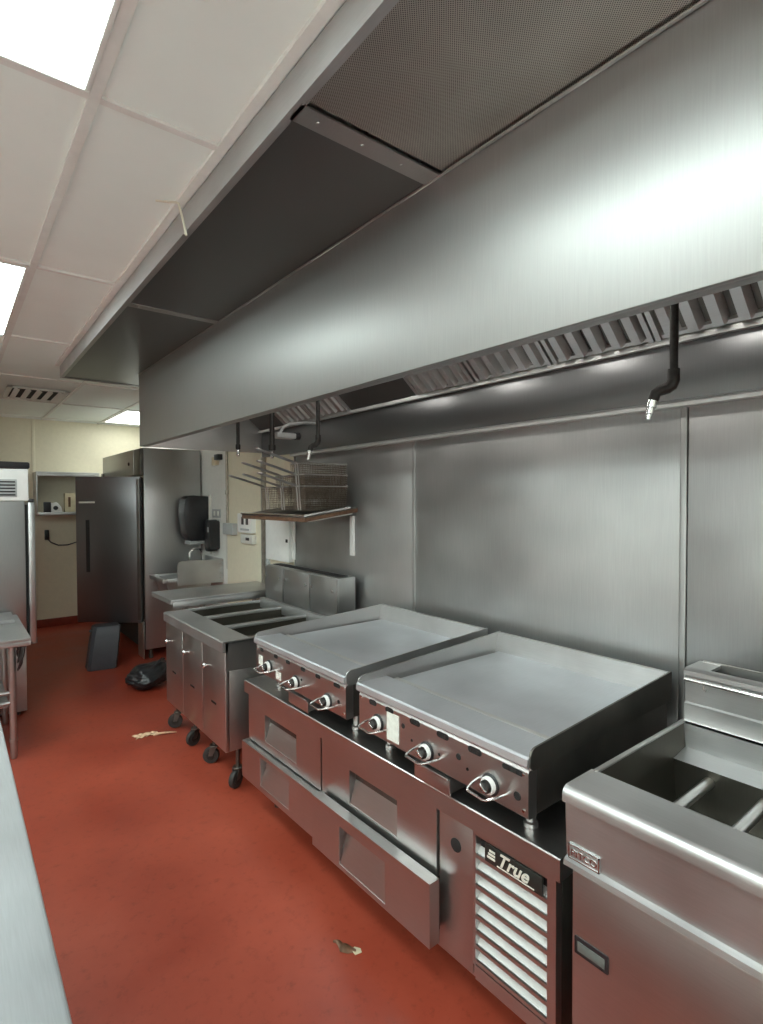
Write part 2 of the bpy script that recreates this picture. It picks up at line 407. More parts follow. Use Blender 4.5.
# baffle filters (each lifts out)
def baffle_filter(y0, label):
    w = .412; y1 = y0 + w
    t = thing('baffle_filter', label, 'filter', (1.99, (y0 + y1) / 2, 2.115), 'baffle filters in the exhaust hood')
    S = Vector((-.36, 0, .31)); L = S.length; S /= L; N = Vector((-S.z, 0, S.x)) * 1.0   # N faces down and forward
    if N.z > 0: N = -N
    O = Vector((2.012, 0, 2.112))
    def bar(ya, yb, s0, s1, n0, n1, mb):
        P = lambda s, y, n: O + S * s + N * n + Vector((0, y, 0))
        mb.hexa([P(s0, ya, n0), P(s1, ya, n0), P(s1, yb, n0), P(s0, yb, n0), P(s0, ya, n1), P(s1, ya, n1), P(s1, yb, n1), P(s0, yb, n1)])
    fr = MB()
    bar(y0, y0 + .018, .02, L - .035, -.012, .022, fr); bar(y1 - .018, y1, .02, L - .035, -.012, .022, fr)
    bar(y0 + .018, y1 - .018, .02, .035, -.012, .012, fr); bar(y0 + .018, y1 - .018, L - .055, L - .035, -.012, .012, fr)
    fr.build('frame', 'filter', t)
    bk = MB(); bar(y0 + .018, y1 - .018, .035, L - .055, -.011, -.006, bk); bk.build('rear_baffles', 'dark_steel', t)
    bf = MB(); n = 5; p = (w - .036) / n
    for k in range(n):
        ya = y0 + .018 + k * p + .010
        P = lambda s, y, nn: O + S * s + N * nn + Vector((0, y, 0))
        pr = [(ya, -.004), (ya + .012, .03), (ya + p - .032, .03), (ya + p - .020, -.004), (ya + p - .023, -.004), (ya + p - .034, .027), (ya + .014, .027), (ya + .003, -.004)]
        A = [P(.03, y, q) for y, q in pr]; B = [P(L - .045, y, q) for y, q in pr]
        m = len(pr)
        bf._add(A + B, [tuple(range(m)), tuple(range(2 * m - 1, m - 1, -1))] + [(i + m, (i + 1) % m + m, (i + 1) % m, i) for i in range(m)])
    bf.build('baffles', 'filter', t, smooth=False)
    return t
places = ['nearest visible baffle filter, cut by the right edge of the photo', 'baffle filter just behind the near hanging pipe nozzle',
          'baffle filter one place left of the near pipe nozzle', 'baffle filter two places left of the near pipe nozzle',
          'baffle filter right beside the dark blank plate']
names = ['baffle filter of the near bank, at the right edge of the photo',
         'baffle filter directly behind the near hanging nozzle pipe',
         'baffle filter first to the left of the near nozzle pipe',
         'baffle filter of the near bank, second from its left end',
         'baffle filter of the near bank, against the dark blank plate']
for i, y in enumerate((.088, .508, .928, 1.352, 1.780)):
    baffle_filter(y, names[i])
baffle_filter(2.838, 'baffle filter of the far bank, behind the second hanging nozzle, against the blank plate')
baffle_filter(3.254, 'farthest baffle filter, last of the far bank toward the hood end')

# vapour-proof lamps under the hood roof, hidden behind its front panel
for y, lb in ((.81, 'near the right edge'), (1.48, 'over the right griddle'), (2.18, 'over the left griddle'), (2.90, 'over the fry basket shelf')):
    t = thing('hood_lamp', 'glass jar lamp inside the hood ' + lb, 'lamp', (1.42, y, 2.505), 'jar lamps inside the exhaust hood')
    MB().lathe([(.055, 0), (.055, .02), (.040, .03), (.040, .045)], (1.42, y, 2.504), (0, 0, -1), 20).build('socket', 'greybox', t)
    MB().lathe([(.036, .046), (.042, .06), (.042, .10), (.030, .122), (.012, .13)], (1.42, y, 2.504), (0, 0, -1), 20).build('glass_jar', 'lampglass', t)

# ------------------------------------------------------------------ makeup air plenum along the front of the hood
t = thing('air_supply_plenum', 'shallow stainless air supply plenum along the front of the hood', 'plenum', (.84, 1.6, 2.44))
PZ, PE = 2.44, 4.57
def fx(y): return .618 + .0072 * y
def strip(mb, y0, y1, xa, xb, z0, z1):
    """box along Y whose left edge follows the slightly skewed fascia line"""
    return mb.hexa([(fx(y0) + xa, y0, z0), (xb if xb > .5 else fx(y0) + xb, y0, z0), (xb if xb > .5 else fx(y1) + xb, y1, z0), (fx(y1) + xa, y1, z0),
                    (fx(y0) + xa, y0, z1), (xb if xb > .5 else fx(y0) + xb, y0, z1), (xb if xb > .5 else fx(y1) + xb, y1, z1), (fx(y1) + xa, y1, z1)])
b = MB(); strip(b, YN + .02, PE, 0, .012, PZ, ZC - .006); strip(b, YN + .02, PE - .02, .012, .022, PZ, PZ + .004)
b.build('front_fascia', 'worn', t)
b = MB(); b.box(fx(PE) + .012, 1.25, PE - .012, PE, PZ, ZC - .006, .002); b.box(fx(PE) + .012, 1.25, PE - .045, PE - .012, PZ, PZ + .004)
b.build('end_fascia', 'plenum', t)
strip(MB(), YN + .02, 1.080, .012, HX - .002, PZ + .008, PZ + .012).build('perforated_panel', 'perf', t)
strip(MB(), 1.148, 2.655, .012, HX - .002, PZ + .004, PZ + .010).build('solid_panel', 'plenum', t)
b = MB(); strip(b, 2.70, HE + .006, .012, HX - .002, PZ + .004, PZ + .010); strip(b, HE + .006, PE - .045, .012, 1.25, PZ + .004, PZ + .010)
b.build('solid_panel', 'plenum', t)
for y0, y1 in ((1.088, 1.148), (2.655, 2.70)):
    b = MB(); strip(b, y0, y1, .012, HX - .002, PZ, PZ + .005)
    for k in range(3):
        b.lathe([(.005, 0), (.004, .002), (0, .003)], (.70 + k * .13, (y0 + y1) / 2, PZ), (0, 0, -1), 8)
    b.build('divider_strip', 'steel', t)
MB().box(HX - .009, HX - .001, YN + .02, HE - .01, PZ - .002, PZ + .003, .001).build('joint_strip', 'steel', t)

# ------------------------------------------------------------------ hanging nozzle drops (fire suppression)
def nozzle_drop(x, y, zb, label, elbow=True, r=.0108):
    t = thing('nozzle_pipe', label, 'pipe', (x, y, 2.50), 'nozzle pipes hanging under the hood')
    MB().cyl((x, y, 2.50), (x, y, zb + .02), r, seg=16).build('pipe', 'iron', t)
    b = MB()
    if elbow:
        pts = [(x, y, zb + .03), (x, y, zb), (x - .002, y + .005, zb - .013), (x - .008, y + .014, zb - .021), (x - .017, y + .028, zb - .026), (x - .023, y + .038, zb - .033), (x - .026, y + .043, zb - .052)]
        b.tube(pts, [r * 1.45, r * 1.5, r * 1.5, r * 1.45, r * 1.4, r * 1.4, r * 1.35], 14)
        b.build('elbow', 'iron', t)
        e = Vector(pts[-1])
        ax = Vector((-.1, .22, -1)).normalized()
        n = MB().lathe([(.013, 0), (.013, .018), (.0105, .020), (.0105, .036), (.008, .038), (.008, .052), (.005, .054)], e, ax, 14)
        n.build('nozzle', 'chrome', t)
    else:
        b.lathe([(r * 1.3, 0), (r * 1.4, .004), (r * 1.4, .03), (r * 1.2, .034)], (x, y, zb + .034), (0, 0, -1), 14)
        b.build('coupling', 'iron', t)
        MB().lathe([(.010, 0), (.013, .006), (.013, .02), (.009, .024), (.012, .04), (.007, .05)], (x, y, zb), (0, 0, -1), 14).build('nozzle', 'chrome', t)
    return t
nozzle_drop(1.55, .672, 1.872, 'black iron nozzle pipe hanging over the right griddle')
nozzle_drop(1.60, 2.573, 1.875, 'black iron nozzle pipe with elbow hanging near the fry basket shelf')
nozzle_drop(1.60, 3.118, 1.860, 'straight nozzle pipe hanging in front of the fry basket handles', False, .016)
nozzle_drop(1.60, 3.630, 1.905, 'straight nozzle pipe hanging farthest toward the hood end', False, .012)
t = thing('fusible_link_bracket', 'small grey fusible link bracket inside the far end of the hood', 'bracket', (1.72, 3.25, 1.95))
MB().box(1.66, 1.80, 3.16, 3.24, 1.95, 1.985, .006).build('housing', 'greybox', t)
b = MB().tube([(1.70, 3.20, 1.985), (1.72, 3.20, 2.02), (1.78, 3.21, 2.05), (1.90, 3.22, 2.07), (2.018, 3.22, 2.075)], .010, 8)
b.build('support_arm', 'greybox', t)
MB().lathe([(.012, 0), (.026, .01), (.026, .04), (.014, .05)], (1.80, 3.20, 1.97), (1, 0, .1), 14).build('link_head', 'black', t)

# ------------------------------------------------------------------ chef base (refrigerated drawers under the griddles)
CB = (1.17, 1.66, 0)
chef = thing('refrigerated_chef_base', 'long low stainless drawer base under both griddles', 'chef base', CB)
b = MB()
b.box(1.215, 1.93, .80, 2.545, .125, .585, .004)
b.build('body', 'dark_steel', chef)
b = MB(); b.prism([(1.17, .585), (1.17, .642), (1.173, .645), (1.94, .645), (1.94, .60), (1.93, .585)], 'Y', .778, 2.565)
b.build('worktop', 'steel', chef)
MB().box(1.196, 1.215, .80, 2.555, .125, .16, .003).build('bottom_rail', 'steel', chef)
MB().box(1.19, 1.215, 2.545, 2.56, .13, .585, .002).build('side_trim', 'steel', chef)

def drawer_front(xf, th, y0, y1, z0, z1, ry0, ry1, rz0, rz1, dep=.044):
    """plate with a pressed pocket handle, deepest along the top"""
    b = MB()
    b.box(xf, xf + th, y0, ry0, z0, z1); b.box(xf, xf + th, ry1, y1, z0, z1)
    b.box(xf, xf + th, ry0, ry1, z0, rz0); b.box(xf, xf + th, ry0, ry1, rz1, z1)
    p = b.build('drawer', 'steel', chef, smooth=False)
    q = MB()
    q.quad((xf + .003, ry0, rz0), (xf + .003, ry1, rz0), (xf + dep, ry1, rz1), (xf + dep, ry0, rz1))
    q.quad((xf + .003, ry0, rz0), (xf + dep, ry0, rz1), (xf + .002, ry0, rz1))
    q.quad((xf + .003, ry1, rz0), (xf + .002, ry1, rz1), (xf + dep, ry1, rz1))
    q.quad((xf + .002, ry0, rz1), (xf + dep, ry0, rz1), (xf + dep, ry1, rz1), (xf + .002, ry1, rz1))
    q.build('pocket_handle', 'steel', p, smooth=False)
    return p
drawer_front(1.185, .028, 1.892, 2.548, .352, .577, 2.085, 2.378, .390, .520)
drawer_front(1.185, .028, 1.226, 1.882, .352, .577, 1.416, 1.692, .388, .516)
drawer_front(1.153, .045, 1.876, 2.562, .165, .345, 2.097, 2.366, .192, .328)
p = drawer_front(1.128, .042, 1.20, 1.868, .165, .368, 1.414, 1.681, .182, .325)
MB().box(1.17, 1.24, 1.225, 1.855, .19, .33).build('drawer_box', 'dark_steel', p)
pnl = MB().box(1.19, 1.215, 1.080, 1.218, .135, .582, .002).build('lock_panel', 'steel', chef)
MB().lathe([(.021, 0), (.021, .002), (.018, .003), (0, .0032)], (1.19, 1.147, .492), (-1, 0, 0), 22).build('lock_plug', 'matte_black', pnl)
# louvred grille
b = MB(); b.box(1.188, 1.215, 1.068, 1.078, .17, .582); b.box(1.188, 1.215, .80, .826, .13, .582); b.box(1.188, 1.215, .826, 1.068, .13, .172); b.box(1.188, 1.215, .826, 1.068, .562, .582)
gr = b.build('grille', 'steel', chef, smooth=False)
b = MB()
for k in range(8):
    z = .183 + k * .0455
    b.hexa([(1.196, .826, z), (1.226, .826, z + .032), (1.226, 1.068, z + .032), (1.196, 1.068, z), (1.196, .826, z + .002), (1.226, .826, z + .034), (1.226, 1.068, z + .034), (1.196, 1.068, z + .002)])
o = b.build('louvers', 'louver', gr, smooth=False); o['label'] = 'white louver slats'
b = MB()
for k in range(8):
    z = .183 + k * .0455
    b.box(1.1895, 1.197, .826, 1.068, z - .008, z + .003)
b.build('louver_lips', 'steel', gr, smooth=False)
MB().box(1.212, 1.2145, .826, 1.068, .172, .562).build('backing', 'matte_black', gr)
bd = MB().box(1.183, 1.190, .838, 1.030, .508, .560, .002).build('badge', 'badge', gr)
text_mesh('badge_lettering', 'True', .052, 'lettering', bd, (1.1822, .985, .520), (0, -1, 0), (0, 0, 1), .0012, .38, 1.0, .018)
b = MB()
for k in range(3): b.box(1.1815, 1.183, .992, 1.020 - k * .004, .523 + k * .010, .529 + k * .010)
b.build('badge_emblem', 'lettering', bd)
b = MB().box(1.1815, 1.183, .862, .985, .513, .516); b.build('badge_underline', 'lettering', bd)

def caster(x, y, r, top, parent, ang=0.0, wmat='rubber'):
    """swivel caster: stem, fork and wheel"""
    ca, sa = math.cos(ang), math.sin(ang)
    ax = Vector((-sa, ca, 0)); fw = Vector((ca, sa, 0)); c = Vector((x, y, 0)) - fw * .018 + Vector((0, 0, r))
    b = MB()
    b.cyl((x, y, top), (x, y, 2 * r + .015), .011, seg=12)
    b.lathe([(.026, 0), (.028, .006), (.022, .016)], (x, y, 2 * r + .016), (0, 0, -1), 16)
    for s in (-1, 1):
        p = c + ax * s * .019
        q = Vector((x, y, 2 * r + .008)) + ax * s * .019
        e = fw * .012; n = ax * .0015
        b.hexa([p - e - n, p + e - n, q + e * 1.6 - n, q - e * 1.6 - n, p - e + n, p + e + n, q + e * 1.6 + n, q - e * 1.6 + n])
    h = b.build('caster', 'dark_steel', parent)
    w = MB().lathe([(r * .55, -.015), (r * .94, -.014), (r, -.009), (r, .009), (r * .94, .014), (r * .55, .015)], c, ax, 24)
    w.build('wheel', wmat, h)
    hb = MB().lathe([(r * .30, -.0185), (r * .5, -.0175), (r * .5, .0175), (r * .30, .0185)], c, ax, 16)
    hb.build('hub', 'iron', h)
    return h
for x, y in ((1.30, .88), (1.30, 2.46), (1.84, .88), (1.84, 2.46), (1.30, 1.66)):
    b = MB().lathe([(.020, 0), (.020, .06), (.026, .062), (.028, .127)], (x, y, 0), (0, 0, 1), 14); b.build('leg', 'dark_steel', chef)
chef.rotation_euler.z = R(1.1)

# ------------------------------------------------------------------ griddles
def griddle(y0, y1, label, knobs, slots, stickers, drip, holes):
    cy = (y0 + y1) / 2
    t = thing('griddle', label, 'griddle', (1.55, cy, .645), 'flat top griddles')
    XB = 1.945
    b = MB(); b.box(1.19, XB, y0 + .012, y1 - .012, .722, .858, .003); b.build('body', 'dark_steel', t)
    # plate and the trough around it
    b = MB(); b.box(1.318, 1.915, y0 + .026, y1 - .026, .850, .872, .003); b.build('cooking_plate', 'plate', t)
    b = MB()
    b.prism([(1.143, .866), (1.147, .860), (1.160, .860), (1.160, .852), (1.318, .852), (1.318, .862), (1.292, .862), (1.284, .886), (1.152, .889), (1.145, .884)], 'Y', y0 + .004, y1 - .004)
    b.build('front_ledge', 'plate', t)
    MB().box(1.300, 1.319, y0 + .028, y1 - .028, .861, .880, .003).build('trough_lip', 'bright', t)
    # splash guards
    def side(ya, yb):
        pl = [(1.165, .852), (XB + .004, .852), (XB + .004, .953)] + [(1.90, .950)] + arc((1.178, .884), .026, 95, 180, 5) + [(1.152, .862)]
        return MB().prism(pl, 'Y', ya, yb)
    side(y0, y0 + .006).build('side_splash', 'dark_steel' if y0 < 1 else 'worn', t)
    side(y1 - .006, y1).build('side_splash', 'steel', t)
    b = MB(); b.hexa([(1.912, y0 + .006, .862), (XB, y0 + .006, .862), (XB, y1 - .006, .862), (1.912, y1 - .006, .862), (1.925, y0 + .006, .951), (XB, y0 + .006, .951), (XB, y1 - .006, .951), (1.925, y1 - .006, .951)])
    b.build('back_splash', 'worn', t)
    for ya, yb in ((y0 + .006, y0 + .026), (y1 - .026, y1 - .006)):
        MB().box(1.318, 1.915, ya, yb, .852, .862).build('trough_rim', 'worn', t)
    # control panel
    b = MB(); b.prism([(1.155, .728), (1.155, .845), (1.160, .852), (1.19, .852), (1.19, .722), (1.160, .722)], 'Y', y0 + .008, y1 - .008)
    cp = b.build('control_panel', 'steel', t)
    for (ys, zs, w, h) in slots:
        b = MB().prism(rrect(ys - w / 2, ys + w / 2, zs - h / 2, zs + h / 2, h * .48), 'X', 1.1535, 1.1565)
        b.build('vent_slot', 'matte_black', cp)
        if w > .045:
            b = MB()
            for k in (-1, 1): b.box(1.1525, 1.154, ys + k * .012 - .004, ys + k * .012 + .004, zs - .006, zs + .004, .001)
            b.build('burner_tube', 'iron', cp)
    for (ys, zs, rr_) in holes:
        MB().lathe([(rr_, 0), (rr_ * .9, .002), (0, .0022)], (1.1555, ys, zs), (-1, 0, 0), 16).build('sight_hole', 'matte_black', cp)
    for (ya, yb, za, zb) in stickers:
        o = MB().box(1.1532, 1.1552, ya, yb, za, zb).build('rating_label', 'sticker', cp); o['label'] = 'white paper label'
    for yb in (y0 + .022, y1 - .022):
        for zb in (.742, .838): MB().lathe([(.005, 0), (.004, .003), (0, .0035)], (1.155, yb, zb), (-1, 0, 0), 10).build('screw', 'chrome', cp)
    for (yk, zk) in knobs:
        k = MB().lathe([(.030, 0), (.030, .003), (.027, .005), (0, .0055)], (1.155, yk, zk), (-1, 0, 0), 28).build('knob_bezel', 'black', t)
        o = MB().lathe([(.018, .006), (.0240, .006), (.0240, .014), (.0215, .018), (.0185, .018), (.018, .014)], (1.155, yk, zk), (-1, 0, 0), 28).build('dial_ring', 'white', k)
        o['label'] = 'white dial ring'
        b = MB().lathe([(.018, .007), (.0178, .024), (.014, .030), (0, .031)], (1.155, yk, zk), (-1, 0, 0), 24); b.build('knob', 'iron', k)
        b = MB().box(1.118, 1.127, yk - .013, yk + .013, zk - .004, zk + .004, .002, rot=Matrix.Rotation(R(35), 3, 'X')); b.build('knob_pointer', 'chrome', k)
        pts = [(1.155, yk + .046, zk - .002), (1.125, yk + .043, zk - .004), (1.098, yk + .034, zk - .006), (1.092, yk + .028, zk - .007),
               (1.092, yk - .028, zk - .010), (1.098, yk - .034, zk - .010), (1.125, yk - .047, zk - .008), (1.155, yk - .054, zk - .006)]
        MB().tube(pts, .0035, 8).build('knob_guard', 'chrome', k)
    ya, yb = drip
    b = MB(); b.box(1.158, 1.166, ya, yb, .660, .716, .002); b.box(1.150, 1.160, ya, yb, .708, .716, .002)
    b.box(1.166, 1.40, ya + .006, yb - .006, .664, .712)
    b.build('grease_drawer', 'steel', t)
    for x in (1.25, 1.86):
        for y in (y0 + .07, y1 - .07):
            MB().lathe([(.020, 0), (.020, .012), (.014, .016), (.014, .078)], (x, y, .6455), (0, 0, 1), 14).build('leg', 'steel', t)
    return t
griddle(.842, 1.594, 'right hand flat top griddle on the drawer base, nearer the viewer',
        [(1.476, .776), (1.229, .766), (.975, .766)],
        [(1.505, .838, .040, .018), (1.413, .838, .042, .018), (1.285, .838, .048, .018), (1.160, .838, .050, .018), (1.032, .838, .050, .018), (.900, .836, .068, .014)],
        [(1.364, 1.426, .738, .832)], (1.135, 1.292), [(1.343, .808, .009), (1.095, .798, .010), (1.30, .775, .005), (1.175, .775, .005), (1.06, .775, .005), (.885, .772, .012)])
griddle(1.664, 2.436, 'left hand flat top griddle on the drawer base, beside the fryer bank',
        [(2.295, .776), (2.045, .768), (1.796, .760)],
        [(2.368, .838, .036, .016), (2.227, .838, .036, .016), (2.115, .838, .036, .016), (1.986, .838, .036, .016), (1.868, .838, .036, .016), (1.731, .838, .044, .016)],
        [(2.36, 2.40, .765, .808), (2.18, 2.228, .738, .772)], (1.955, 2.118), [(2.00, .79, .006), (1.72, .778, .008)])

# ------------------------------------------------------------------ right hand fryer
t = thing('fryer', 'large open stainless fryer at the right edge of the photo', 'fryer', (1.5, .34, 0))
Y0, Y1 = -.10, .735
b = MB(); b.box(1.165, 1.75, Y0 + .004, .724, .14, .66, .003); b.build('cabinet', 'steelv', t)
nose = arc((1.148, .850), .022, 95, 180, 6)
b = MB(); b.prism([(1.255, .872)] + nose + [(1.126, .836), (1.140, .828), (1.146, .70), (1.134, .694), (1.132, .682), (1.145, .676), (1.175, .676), (1.175, .845), (1.255, .845)], 'Y', Y0, Y1 - .002)
top = b.build('front_ledge', 'worn', t)
dr = MB().box(1.150, 1.166, Y0 + .01, .720, .155, .668, .003).build('door', 'steel', t)
b = MB(); b.prism(rrect(.628, .712, .474, .516, .003), 'X', 1.1475, 1.1515); hd = b.build('handle_bezel', 'black', dr)
MB().box(1.1465, 1.1485, .636, .704, .482, .506, .001).build('handle_recess', 'grey_green', hd)
b = MB(); b.box(1.1405, 1.146, .646, .724, .700, .735, .001); bd = b.build('maker_plate', 'worn', t)
b = MB()
for q in ((.646, .724, .700, .7025), (.646, .724, .7325, .735), (.646, .6485, .700, .735), (.7215, .724, .700, .735)): b.box(1.139, 1.1415, *q)
b.build('plate_border', 'chrome', bd)
text_mesh('plate_lettering', 'PITCO', .022, 'chrome', bd, (1.140, .718, .709), (0, -1, 0), (0, 0, 1), .0008, 0, 1.05)
# tank: outer skins, then hopper slopes and the deep well
for q0, q1, q2, q3 in ((.722, .728, .714, .7275), (Y0, Y0 + .006, Y0, Y0 + .012)):
    b = MB(); b.box(1.175, 1.75, q0, q1, .66, .872); b.box(1.25, 1.76, q2, q3, .868, .8745, .002); b.build('side_skin', 'steel', t)
b = MB()
ya, yb = Y0 + .012, .716
b.quad((1.252, ya, .868), (1.252, yb, .868), (1.275, yb - .03, .50), (1.275, ya + .03, .50))
b.quad((1.252, yb, .868), (1.742, yb, .868), (1.735, yb - .008, .79), (1.26, yb - .008, .79))
b.quad((1.26, yb - .008, .79), (1.655, yb - .008, .79), (1.645, yb - .03, .50), (1.275, yb - .03, .50))
b.quad((1.252, ya, .868), (1.742, ya, .868), (1.735, ya + .008, .79), (1.26, ya + .008, .79))
b.quad((1.26, ya + .008, .79), (1.655, ya + .008, .79), (1.645, ya + .03, .50), (1.275, ya + .03, .50))
b.quad((1.655, ya + .008, .788), (1.655, yb - .008, .788), (1.645, yb - .03, .50), (1.645, ya + .03, .50))
b.quad((1.275, ya + .03, .50), (1.645, ya + .03, .50), (1.645, yb - .03, .50), (1.275, yb - .03, .50))
tk = b.build('tank', 'tank', t, smooth=False)
b = MB()
b.quad((1.742, ya, .868), (1.742, yb, .868), (1.735, yb - .008, .80), (1.735, ya + .008, .80))
b.quad((1.735, ya + .008, .80), (1.735, yb - .008, .80), (1.655, yb - .008, .788), (1.655, ya + .008, .788))
b.build('rear_shelf', 'worn', tk, smooth=False)
MB().box(1.28, 1.642, Y0 + .04, .69, .60, .62).build('burnt_oil', 'oil', tk)
for k in range(5):
    y = .612 - k * .135
    MB().cyl((1.262, y, .755), (1.654, y, .755), .0145, seg=18).build('heat_tube', 'steel', tk)
MB().tube([(1.30, ya + .06, .628), (1.30, yb - .06, .628), (1.60, yb - .06, .628), (1.60, ya + .06, .628)], .005, 6, closed=True).build('crumb_rack', 'chrome', tk)
b = MB(); b.prism([(1.747, .874), (1.750, .880), (1.748, .928), (1.756, .932), (1.752, 1.012), (1.742, 1.016), (1.742, 1.030), (1.752, 1.036), (1.772, 1.036), (1.772, .872)], 'Y', Y0, .718)
b.build('back_splash', 'worn', t)
b = MB(); b.box(1.772, 1.86, Y0, Y0 + .012, .66, 1.036); b.box(1.772, 1.86, .706, .718, .14, 1.036); b.box(1.85, 1.86, Y0 + .012, .706, .14, 1.04); b.box(1.772, 1.85, .655, .706, 1.026, 1.036)
b.build('flue_box', 'steel', t)
MB().box(1.774, 1.849, Y0 + .013, .704, .97, .995).build('flue_shade_sheet', 'matte_black', t)  # black sheet standing in for the shade inside the flue slot
MB().tube([(1.728, Y0 + .01, 1.008), (1.728, .71, 1.008), (1.742, .714, 1.008)], .006, 8).build('basket_hanger_rail', 'chrome', t)
MB().tube([(1.728, .655, 1.004), (1.720, .655, .993), (1.725, .650, .986), (1.735, .648, .990)], .004, 8).build('hanger_hook', 'chrome', t)
for x in (1.24, 1.70):
    for y in (Y0 + .08, .66): caster(x, y, .045, .14, t, .4)

# ------------------------------------------------------------------ three-door fryer bank
FY0, FY1 = 2.755, 3.76
t = thing('fryer_bank', 'stainless fryer bank with three doors on casters, left of the griddles', 'fryer bank', (1.55, 3.27, 0))
b = MB(); b.box(1.155, 1.84, FY0 + .004, FY1 - .004, .205, .70, .003); b.build('cabinet', 'steelv', t)
b = MB(); b.prism([(1.118, .742), (1.118, .794), (1.124, .80), (1.275, .80), (1.275, .785), (1.15, .785), (1.15, .742)], 'Y', FY0, FY1)
b.build('front_ledge', 'worn', t)
b = MB(); b.box(1.135, 1.85, FY0, FY0 + .008, .64, .792); b.box(1.275, 1.85, FY0, FY0 + .03, .782, .80, .002); b.build('side_skin', 'steelv', t)
b = MB(); b.box(1.155, 1.85, FY1 - .008, FY1, .64, .80); b.build('side_skin', 'steelv', t)
n = 3; wv = (FY1 - FY0) / n
for k in range(n):
    ya, yb = FY0 + k * wv, FY0 + (k + 1) * wv
    dr = MB().box(1.132, 1.154, ya + .004, yb - .004, .205, .740, .003).build('door', 'steel', t)
    b = MB().lathe([(.006, 0), (.006, .012), (.015, .014), (.016, .022), (.012, .027), (0, .028)], (1.132, yb - .075, .618), (-1, 0, 0), 18); b.build('knob', 'chrome', dr)
    MB().box(1.130, 1.1335, ya + .13, ya + .20, .425, .437, .001).build('pull_slot', 'matte_black', dr)
    # open vat
    b = MB()
    y0, y1 = ya + .03, yb - .01
    b.quad((1.275, y0, .796), (1.275, y1, .796), (1.30, y1 - .01, .60), (1.30, y0 + .01, .60))
    b.quad((1.82, y0, .796), (1.82, y1, .796), (1.80, y1 - .01, .60), (1.80, y0 + .01, .60))
    b.quad((1.275, y0, .796), (1.82, y0, .796), (1.80, y0 + .01, .60), (1.30, y0 + .01, .60))
    b.quad((1.275, y1, .796), (1.82, y1, .796), (1.80, y1 - .01, .60), (1.30, y1 - .01, .60))
    b.quad((1.30, y0 + .01, .735), (1.80, y0 + .01, .735), (1.80, y1 - .01, .735), (1.30, y1 - .01, .735))
    v = b.build('vat', 'tank', t, smooth=False)
    MB().box(1.275, 1.84, y1 - .004, y1 + .036 if k < 2 else y1 + .009, .782, .801, .003).build('vat_rim', 'worn', v)
b = MB(); b.box(1.815, 1.85, FY0, FY1, .70, .82, .003); b.build('rear_ledge', 'worn', t)
fb = MB().box(1.865, 1.995, FY0 + .02, FY1 - .02, .72, 1.066, .004).build('flue_cabinet', 'steelv', t)
MB().box(1.90, 1.965, FY0 + .06, FY1 - .06, 1.064, 1.070).build('flue_opening', 'matte_black', fb)
for ya, yb in ((FY0 + .02, 3.09), (3.10, 3.455), (3.465, FY1 - .02)):
    d_ = MB().box(1.853, 1.866, ya + .003, yb - .003, .805, 1.060, .002).build('flue_door', 'steelv', t)
    for yk in (ya + .035, yb - .035): MB().lathe([(.005, 0), (.011, .004), (.010, .012), (0, .013)], (1.853, yk, .985), (-1, 0, 0), 12).build('knob', 'chrome', d_)
for x, y, a in ((1.205, 2.775, .5), (1.205, 3.11, -.6), (1.205, 3.42, .3), (1.205, 3.755, -.4), (1.78, 2.80, .2), (1.78, 3.74, .2)):
    caster(x, y, .047, .21, t, a)
t = thing('gas_pipe', 'bent grey gas pipe between the fryer bank and drawer base', 'pipe', (1.30, 2.67, .65))
MB().tube([(1.35, 2.69, .20), (1.35, 2.69, .62), (1.33, 2.68, .655), (1.36, 2.64, .672), (1.45, 2.60, .674), (1.56, 2.58, .676)], .011, 10).build('pipe', 'conduit', t)
MB().lathe([(.017, 0), (.019, .006), (.019, .03), (.017, .036)], (1.343, 2.686, .61), (-.15, -.1, 1), 12).build('fitting', 'conduit', t)

# ------------------------------------------------------------------ worktable behind the fryer bank
t = thing('side_worktable', 'small stainless worktable beyond the fryer bank, before the hand sink', 'table', (1.6, 4.1, 0))
b = MB(); b.box(1.185, 2.035, 3.815, 4.27, .845, .862, .003); b.box(1.185, 1.20, 3.815, 4.27, .828, .846, .002); b.box(1.20, 2.03, 3.815, 3.83, .80, .846, .002); b.box(1.20, 2.03, 4.255, 4.27, .815, .846, .002)
b.build('tabletop', 'worn', t)
for x in (1.42, 1.99):
    for y in (3.86, 4.22): MB().lathe([(.016, 0), (.018, .04), (.018, .80)], (x, y, 0), (0, 0, 1), 14).build('leg', 'steelv', t)
MB().box(1.42, 1.99, 3.86, 4.22, .22, .235, .003).build('undershelf', 'worn', t)

# ------------------------------------------------------------------ hand sink with splash guard
t = thing('hand_sink', 'wall mounted steel hand sink with a tall side splash guard', 'sink', (1.8, 5.2, .68))
b = MB()
b.box(1.49, 1.53, 5.02, 5.44, .80, .838, .004); b.box(1.97, 2.045, 5.02, 5.44, .80, .838, .004)
b.box(1.53, 1.97, 5.02, 5.06, .80, .838, .004); b.box(1.53, 1.97, 5.40, 5.44, .80, .838, .004)
b.build('rim', 'worn', t)
b = MB()
b.quad((1.53, 5.06, .81), (1.97, 5.06, .81), (1.93, 5.09, .67), (1.57, 5.09, .67)); b.quad((1.53, 5.40, .81), (1.97, 5.40, .81), (1.93, 5.37, .67), (1.57, 5.37, .67))
b.quad((1.53, 5.06, .81), (1.53, 5.40, .81), (1.57, 5.37, .67), (1.57, 5.09, .67)); b.quad((1.97, 5.06, .81), (1.97, 5.40, .81), (1.93, 5.37, .67), (1.93, 5.09, .67))
b.quad((1.57, 5.09, .67), (1.93, 5.09, .67), (1.93, 5.37, .67), (1.57, 5.37, .67))
b.build('basin', 'worn', t)
